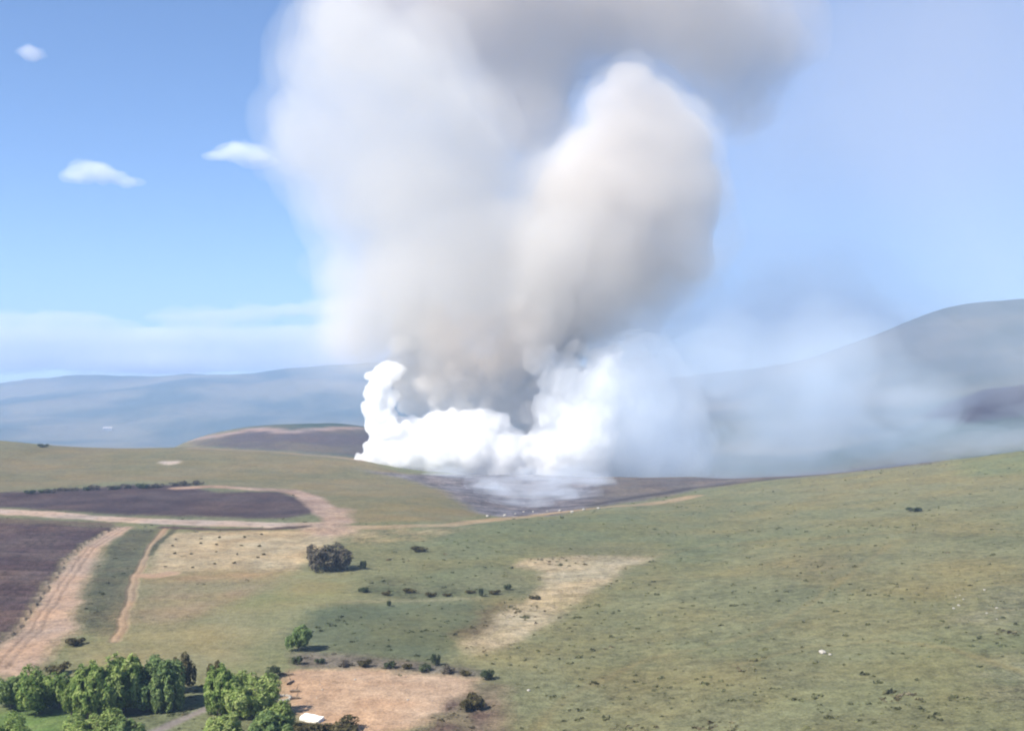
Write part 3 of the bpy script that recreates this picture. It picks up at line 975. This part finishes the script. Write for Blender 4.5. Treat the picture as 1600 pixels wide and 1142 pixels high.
# boulders: pale rocks one can see on the slopes
def boulder(px, py, w_px, label, group=None):
    q = hit(px, py)
    s = bpy.data.objects.new("boulder", me_stone)
    COL.objects.link(s)
    k = w_px * q.y / FPX / 2
    s.location = (q.x, q.y, q.z + k * 0.25)
    s.scale = (k, k * 0.8, k * 0.6)
    s.rotation_euler = (rng.uniform(-.3, .3), rng.uniform(-.3, .3), rng.random() * 6)
    tag(s, label, "boulder", group)
boulder(1285, 1021, 13, "largest pale boulder alone in the middle of the green hillside")
boulder(1297, 1023, 6, "small pale rock touching the largest boulder on the hillside")
boulder(762, 1060, 15, "white boulder among shrubs at the tan earth corner")
boulder(826, 1079, 7, "small white rock on grass just past the tan earth corner")
for i in range(9):
    boulder(rng.uniform(1490, 1590), rng.uniform(920, 985), rng.uniform(2.5, 5), "small grey rock in the stony drift on the green hillside", "rocks of the stony drift")
for i in range(10):
    boulder(765 + 165 * i / 9 + rng.uniform(-6, 6), 806 - 10 * i / 9 + rng.uniform(-3, 3), rng.uniform(4, 9), "pale rock along the road edge below the burnt hollow", "pale rocks by the road")
for i in range(5):
    boulder(rng.uniform(480, 720), rng.uniform(1058, 1105), rng.uniform(2.5, 5), "small clod lying on the bare tan earth", "clods on the bare earth")

# small white farmhouse in the far valley
p = hit(168, 672)
house = bpy.data.objects.new("farmhouse", None)
COL.objects.link(house)
house.location = p
house.rotation_euler = (0, 0, 0.35)
k = p.y / FPX
hw, hd, hh = 6.5 * k, 3.0 * k, 2.6 * k
wall = [(-hw, -hd, -6), (hw, -hd, -6), (hw, hd, -6), (-hw, hd, -6), (-hw, -hd, hh), (hw, -hd, hh), (hw, hd, hh), (-hw, hd, hh), (-hw, 0, hh * 1.7), (hw, 0, hh * 1.7)]
link_mesh("wall", wall, [(0, 1, 5, 4), (1, 2, 6, 9, 5), (2, 3, 7, 6), (3, 0, 4, 8, 7)], M_WALL, house)
ov = 1.08
roof = [(-hw * ov, -hd * ov, hh * .96), (hw * ov, -hd * ov, hh * .96), (hw * ov, 0, hh * 1.75), (-hw * ov, 0, hh * 1.75), (hw * ov, hd * ov, hh * .96), (-hw * ov, hd * ov, hh * .96)]
roof += [(a, b, c + 0.5) for a, b, c in roof]
link_mesh("roof", roof, [(6, 7, 8, 9), (9, 8, 10, 11), (1, 0, 3, 2), (2, 3, 5, 4), (0, 1, 7, 6), (4, 5, 11, 10), (1, 2, 8, 7), (2, 4, 10, 8), (3, 0, 6, 9), (5, 3, 9, 11)], M_ROOF, house)
for i in range(3):
    x0 = -hw * .7 + i * hw * .6
    link_mesh("window", [(x0, -hd - .15, hh * .3), (x0 + 2, -hd - .15, hh * .3), (x0 + 2, -hd - .15, hh * .65), (x0, -hd - .15, hh * .65), (x0, -hd + .1, hh * .3), (x0 + 2, -hd + .1, hh * .3), (x0 + 2, -hd + .1, hh * .65), (x0, -hd + .1, hh * .65)],
              [(0, 1, 2, 3), (0, 4, 5, 1), (1, 5, 6, 2), (2, 6, 7, 3), (3, 7, 4, 0)], M_DARK, house)
tag(house, "tiny white farmhouse below the hazy blue ridge", "house")

# ------------------------------------------------------------------ smoke and clouds
def puff(name, spheres, voxel, mat, billow, wave, seed, label, cat, grow=1.0, d0=600.0, squash=1.0, smooth=2, kind="stuff", parent=None):
    """spheres: (px, py, radius in px[, depth offset m[, x stretch]]) at distance d0 -> one billowy closed surface that holds a volume."""
    bm = bmesh.new()
    for s in spheres:
        px, py, r = s[:3]
        dd = s[3] if len(s) > 3 else 0.0
        st = s[4] if len(s) > 4 else 1.0
        c = at(px, py, d0 + dd)
        rad = r * (d0 + dd) / FPX * grow
        res = bmesh.ops.create_icosphere(bm, subdivisions=3, radius=1.0)
        for v in res["verts"]:
            v.co = Vector((v.co.x * rad * st, v.co.y * rad * max(1, 0.5 * st), v.co.z * rad * squash)) + c
    me0 = bpy.data.meshes.new("tmp")
    bm.to_mesh(me0)
    bm.free()
    tmp = bpy.data.objects.new("tmp", me0)
    COL.objects.link(tmp)
    md = tmp.modifiers.new("r", 'REMESH')
    md.mode = 'VOXEL'
    md.voxel_size = voxel
    sm = tmp.modifiers.new("s", 'SMOOTH')
    sm.factor = 0.5
    sm.iterations = smooth * 3
    dg = bpy.context.evaluated_depsgraph_get()
    me = bpy.data.meshes.new_from_object(tmp.evaluated_get(dg))
    bpy.data.objects.remove(tmp)
    bpy.data.meshes.remove(me0)
    nv = len(me.vertices)
    co = np.empty(nv * 3, np.float32)
    me.vertices.foreach_get("co", co)
    co = co.reshape(-1, 3).astype(np.float64)
    nm = np.empty(nv * 3, np.float32)
    me.vertices.foreach_get("normal", nm)
    nm = nm.reshape(-1, 3).astype(np.float64)
    disp = np.zeros(nv)
    w, a = wave, 1.0
    for k in range(4):
        if w < voxel * 2:
            break
        disp += a * (np.abs(perlin(co[:, 0] / w, co[:, 1] / w, co[:, 2] / w, seed + k)) * 2 - 0.5)
        w *= 0.5
        a *= 0.55
    co += nm * (disp * billow)[:, None]
    me.vertices.foreach_set("co", co.astype(np.float32).ravel())
    me.update()
    tmp = bpy.data.objects.new("tmp", me)              # remesh again so that no fold of the surface runs through another
    COL.objects.link(tmp)
    md = tmp.modifiers.new("r", 'REMESH')
    md.mode = 'VOXEL'
    md.voxel_size = voxel
    dg = bpy.context.evaluated_depsgraph_get()
    me1 = me
    me = bpy.data.meshes.new_from_object(tmp.evaluated_get(dg))
    bpy.data.objects.remove(tmp)
    bpy.data.meshes.remove(me1)
    me.name = name
    me.materials.clear()
    me.materials.append(mat)
    me.polygons.foreach_set("use_smooth", np.ones(len(me.polygons), bool))
    me.update()
    o = bpy.data.objects.new(name, me)
    COL.objects.link(o)
    if parent:
        o.parent = parent
    else:
        tag(o, label, cat, kind=kind)
    return o

V_WHITE = volume_mat("smoke_white", 0.26, (0.999, 0.998, 0.996))
V_SOFTW = volume_mat("smoke_white_soft", 0.0095, (0.94, 0.97, 1.0))
V_GREY = volume_mat("smoke_grey", 0.055, (0.83, 0.81, 0.785))
V_BROWN = volume_mat("smoke_brown", 0.008, (0.80, 0.72, 0.64))
V_COL = volume_mat("smoke_column", 0.0044, (0.85, 0.832, 0.805))
V_BIL = volume_mat("smoke_billow", 0.028, (0.82, 0.775, 0.725))
V_BILS = volume_mat("smoke_billow_soft", 0.006, (0.84, 0.815, 0.785))
V_PALL = volume_mat("smoke_pall", 0.0068, (0.765, 0.715, 0.66))
V_DRIFT = volume_mat("smoke_drift", 0.0038, (0.74, 0.84, 0.95))
V_THIN = volume_mat("smoke_low", 0.012, (0.86, 0.92, 1.0))
V_VEIL = volume_mat("smoke_veil", 0.0017, (0.93, 0.93, 0.96))

def layers(name, spheres, n, mat, voxel, billow, wave, seed, label, d0, spread, g0, g1, squash=1.0, smooth=3, cat="smoke", kind="stuff"):
    """Smoke with a soft edge: n thin bodies of smoke, each with the puffs a little elsewhere, one inside the other."""
    q = random.Random(seed)
    root = bpy.data.objects.new(name, None)
    COL.objects.link(root)
    tag(root, label, cat, kind=kind)
    for k in range(n):
        g = g0 + (g1 - g0) * k / max(1, n - 1)
        sp = []
        for s_ in spheres:
            px, py, r = s_[:3]
            sp.append((px + q.gauss(0, spread * r), py + q.gauss(0, spread * r * .8), r * q.uniform(0.8, 1.2)) + ((s_[3] if len(s_) > 3 else 0) + q.gauss(0, spread * r * .5),) + ((s_[4],) if len(s_) > 4 else ()))
        puff(name.split("_")[-1] + "_puff" if cat == "cloud" else "smoke_puff", sp, voxel, mat, billow * q.uniform(.8, 1.3), wave * q.uniform(.7, 1.3), seed + 11 * k, None, None, grow=g, d0=d0, squash=squash, smooth=smooth, parent=root)
    return root

base = [(578, 728, 22), (600, 715, 32), (640, 710, 42), (690, 705, 46), (740, 702, 46), (790, 708, 44), (830, 716, 36), (870, 705, 46), (910, 690, 54), (925, 650, 44), (893, 660, 40), (930, 610, 38), (943, 570, 24), (955, 556, 16), (905, 615, 34),
        (640, 684, 28), (680, 674, 28), (730, 670, 28), (775, 672, 26), (600, 690, 24), (852, 566, 26), (836, 560, 20), (868, 590, 26), (880, 620, 26), (620, 672, 20), (700, 735, 40), (780, 735, 40), (860, 735, 40), (640, 735, 34), (920, 735, 34), (885, 598, 36), (862, 640, 34), (905, 594, 24), (700, 672, 30), (755, 664, 28)]
qb = random.Random(99)
def knobbly(sph, n, r0, r1):
    """Small knobs all over the puffs, as on a cauliflower."""
    out = list(sph)
    for i in range(n):
        px, py, r = qb.choice(sph)[:3]
        a, e = qb.uniform(0, 6.283), qb.uniform(-0.9, 0.9)
        rr = qb.uniform(r0, r1)
        k = (r - 0.25 * rr) * math.cos(e)
        out.append((px + k * math.cos(a), py - k * math.sin(a), rr, (r * math.sin(e)) * 0.36))
    return out
puff("white_smoke", knobbly(base, 420, 4, 13), 0.65, V_WHITE, 1.5, 5.5, 1, "dense white smoke boiling up from the burning hollow", "smoke", d0=612)
V_BASEHALO = volume_mat("smoke_white_halo", 0.022, (0.985, 0.985, 0.99))
layers("white_smoke_edge", base, 2, V_BASEHALO, 1.2, 2.6, 10, 7, "ragged thin edge of the dense white smoke", 612, 0.12, 0.95, 1.12, 1.0, 1)
left = [(588, 700, 15), (584, 668, 15), (582, 640, 17), (586, 615, 18), (596, 592, 20), (614, 580, 16), (602, 650, 16), (606, 622, 13), (610, 670, 18)]
puff("smoke_jet", knobbly(left, 40, 5, 12), 0.7, V_WHITE, 1.6, 7, 5, "narrow white smoke jet curling up at the edge of the fire", "smoke", d0=606)
layers("trailing_smoke", [(960, 700, 50), (985, 660, 55), (965, 610, 44), (1000, 715, 44), (1030, 690, 44), (930, 740, 30), (1060, 705, 40), (990, 600, 34), (970, 640, 44)], 6, V_SOFTW, 2.4, 7, 40, 71, "soft white smoke trailing from the white base", 616, 0.5, 0.5, 1.8)
grey = [(650, 620, 36, 10), (690, 600, 44, 15), (735, 600, 44, 15), (770, 625, 44, 15), (815, 625, 46, 15), (700, 640, 38, 10), (840, 660, 36, 15), (680, 560, 50, 25), (810, 560, 50, 25), (870, 530, 50, 25), (640, 570, 40, 20), (830, 500, 50, 30), (660, 510, 50, 30)]
puff("grey_smoke", knobbly(grey, 60, 8, 22), 1.0, V_GREY, 3.6, 12, 9, "grey smoke churning behind the white base", "smoke", d0=616)
brown = [(740, 545, 46), (720, 520, 40), (780, 520, 40), (760, 560, 36), (710, 570, 30)]
layers("brown_smoke", brown + [(690, 545, 30), (800, 545, 34), (840, 510, 34), (680, 590, 26)], 4, V_BROWN, 1.8, 4, 22, 12, "the brown smoke patch above the white base", 596, 0.35, 0.5, 1.3)
colm = [(640, 500, 80), (720, 470, 95), (800, 460, 90), (590, 430, 80), (690, 380, 110), (800, 390, 110), (560, 320, 85), (640, 280, 110), (500, 235, 75), (470, 190, 55), (560, 180, 85), (700, 260, 90), (520, 110, 70), (445, 235, 36), (880, 440, 90), (560, 520, 55), (600, 100, 70), (540, 40, 60), (740, 330, 90), (860, 350, 80), (900, 500, 70), (860, 400, 90, -30), (820, 480, 80, -30), (950, 455, 80, -10), (1010, 450, 66, 0), (885, 300, 70, 0), (1060, 440, 50, 0), (640, 150, 80, 0), (690, 180, 70, 0)]
layers("smoke_column", colm, 7, V_COL, 3.2, 9, 60, 17, "the broad pale smoke column over the fire", 634, 0.22, 0.62, 1.32)
mass = [(560, 430, 50), (560, 490, 60), (600, 540, 46), (640, 450, 80), (720, 430, 90), (800, 440, 90), (880, 460, 80), (950, 470, 70), (1010, 450, 56), (900, 520, 56), (830, 520, 60), (680, 520, 60), (760, 500, 70)]
V_MASS = volume_mat("smoke_mass", 0.005, (0.875, 0.85, 0.815))
layers("smoke_mass", mass, 4, V_MASS, 2.6, 7, 38, 83, "cream smoke mass joining the white base to the two tall lobes", 640, 0.3, 0.6, 1.25)
bil = [(985, 138, 48), (955, 165, 46), (1015, 178, 62), (1045, 235, 80), (1058, 300, 80), (1000, 300, 95), (940, 320, 95), (960, 400, 95), (1050, 365, 76), (890, 410, 85), (1082, 335, 52), (905, 460, 70), (980, 220, 74), (860, 470, 64), (925, 245, 56), (900, 310, 76), (1075, 400, 50)]
puff("smoke_billow", bil, 1.8, V_BIL, 2.6, 34, 29, "tall rounded smoke billow with a shaded tan flank", "smoke", grow=0.92, d0=625)
layers("billow_smoke", bil, 4, V_BILS, 2.6, 6, 40, 31, "soft smoke round the tall rounded billow", 627, 0.20, 0.85, 1.18)
dark = [(1130, 40, 100), (1160, 120, 66), (1060, 10, 110), (960, 20, 110), (860, 30, 110), (760, 50, 110), (660, 60, 100), (580, 10, 90), (1195, 60, 60), (700, 120, 70), (1000, -60, 120), (760, -60, 130), (1155, 180, 40), (780, 150, 80), (850, 130, 80), (830, 190, 80)]
layers("smoke_pall", dark, 4, V_PALL, 4.0, 10, 62, 37, "the grey smoke pall above the billows", 720, 0.22, 0.65, 1.25)
drift = [(1000, 700, 60, 20, 1.2), (1020, 620, 60, 20, 0.9), (1075, 715, 44, 10, 1.8), (1150, 720, 40, 0, 2.0), (1230, 700, 52, 0, 1.4), (1290, 650, 70, 0, 0.9), (1300, 570, 66, 0, 0.9), (1270, 610, 60, 0, 0.9), (1370, 700, 44, 0, 1.8), (1450, 700, 32, 0, 2.2), (1530, 690, 28, 0, 2.4), (1610, 676, 26, 0, 2.4), (1120, 580, 56, 10, 1.4), (1200, 640, 60, 0, 1.0), (1420, 640, 40, 60, 1.6)]
layers("drifting_smoke", drift, 6, V_DRIFT, 3.0, 8, 45, 43, "the blue smoke drifting behind the green ridge", 592, 0.34, 0.6, 1.6)
thin = [(700, 748, 12, 0, 2.2), (760, 756, 13, -50, 2.2), (790, 768, 14, -70, 2.0), (850, 772, 15, -70, 2.0), (900, 754, 18, -30, 1.8), (830, 750, 13, -10, 2.6), (840, 788, 10, -120, 2.4), (895, 775, 13, -90, 1.6), (800, 785, 9, -110, 2.0), (940, 760, 14, -40, 1.4)]
layers("ground_smoke", thin, 6, V_THIN, 1.2, 2.6, 12, 51, "the pale blue smoke lying over the burnt hollow", 560, 0.45, 0.6, 1.8, 1.2, 2)
veil = [(1060, 540, 90, 0, 1.4), (1150, 545, 80, 0, 1.6), (1250, 545, 80, 0, 1.6), (1350, 545, 70, 0, 1.6), (1120, 600, 70, 0, 1.6), (1300, 600, 70, 0, 1.6), (560, 530, 60, 0, 1.2), (1460, 540, 50, 0, 1.8), (1560, 580, 46, 0, 1.8), (1640, 560, 40, 0, 1.8)]
layers("smoke_veil", veil, 6, V_VEIL, 7, 14, 110, 57, "the faint smoke veil over the far right hills", 820, 0.45, 0.6, 1.7)
V_MILK = volume_mat("smoke_milk", 0.00075, (0.78, 0.75, 0.74))
milk = [(1250, 300, 200, 0, 1.4), (1500, 260, 200, 0, 1.4), (1650, 400, 180, 0, 1.4), (1400, 420, 160, 0, 1.8), (1600, 100, 200, 0, 1.4), (1380, 80, 180, 0, 1.3)]
layers("milky_smoke", milk, 3, V_MILK, 12, 20, 160, 77, "thin milky smoke spread across the sky beyond the billow", 880, 0.2, 0.8, 1.3)

V_CLOUD = volume_mat("cloud_vapour", 0.0019, (0.995, 0.995, 0.995), 0.0)
V_BANK = volume_mat("cloud_bank_vapour", 0.0017, (0.93, 0.91, 0.93), 0.0)
def cloud(label, spheres, mat, seed, billow=30, wave=300, voxel=22):
    layers("cloud", knobbly(spheres, 14, 4, 9), 4, mat, voxel, billow, wave, seed, label, 9500, 0.22, 0.7, 1.35, 0.5, 1, cat="cloud", kind="thing")
cloud("small white cumulus cloud alone in the blue sky", [(120, 272, 14, 0, 1.6), (145, 264, 20, 0, 1.5), (165, 272, 16, 0, 1.8), (195, 285, 13, 0, 2)], V_CLOUD, 61)
cloud("small white cloud touching the shoulder of the smoke column", [(345, 242, 14, 0, 1.7), (372, 236, 20, 0, 1.5), (400, 244, 18, 0, 1.6)], V_CLOUD, 63)
cloud("faint tiny cloud high in the blue sky", [(48, 80, 14, 0, 1.2), (56, 86, 10, 0, 1.4)], V_BANK, 65)
cloud("long flat cloud bank low over the ridge", [(x, 500 + 3 * math.sin(x), 17, 0, 3.2) for x in range(-90, 150, 38)] + [(x, 530, 32, 0, 3) for x in range(-90, 200, 50)] + [(x, 560, 30, 0, 3) for x in range(-90, 240, 50)], V_BANK, 67)
cloud("long white cloud bank running into the smoke column", [(x, 497 - (x - 260) * 0.06, 16, 0, 3) for x in range(270, 560, 36)] + [(x, 528, 32, 0, 3) for x in range(270, 600, 50)] + [(x, 558, 30, 0, 3) for x in range(240, 600, 50)], V_BANK, 69)

# ------------------------------------------------------------------ air
bm = bmesh.new()
bmesh.ops.create_cube(bm, size=1)
for v in bm.verts:
    v.co = Vector((v.co.x * 17800, 3100 + v.co.y * 8000, 47 + v.co.z * 860))
me = bpy.data.meshes.new("haze")
bm.to_mesh(me)
bm.free()
me.materials.append(volume_mat("haze_air", 0.00020, (0.48, 0.67, 1.0)))
o = bpy.data.objects.new("haze", me)
COL.objects.link(o)
tag(o, "pale blue haze filling the valley air", "haze", kind="stuff")
print("verts z range", ZZ.min(), ZZ.max())
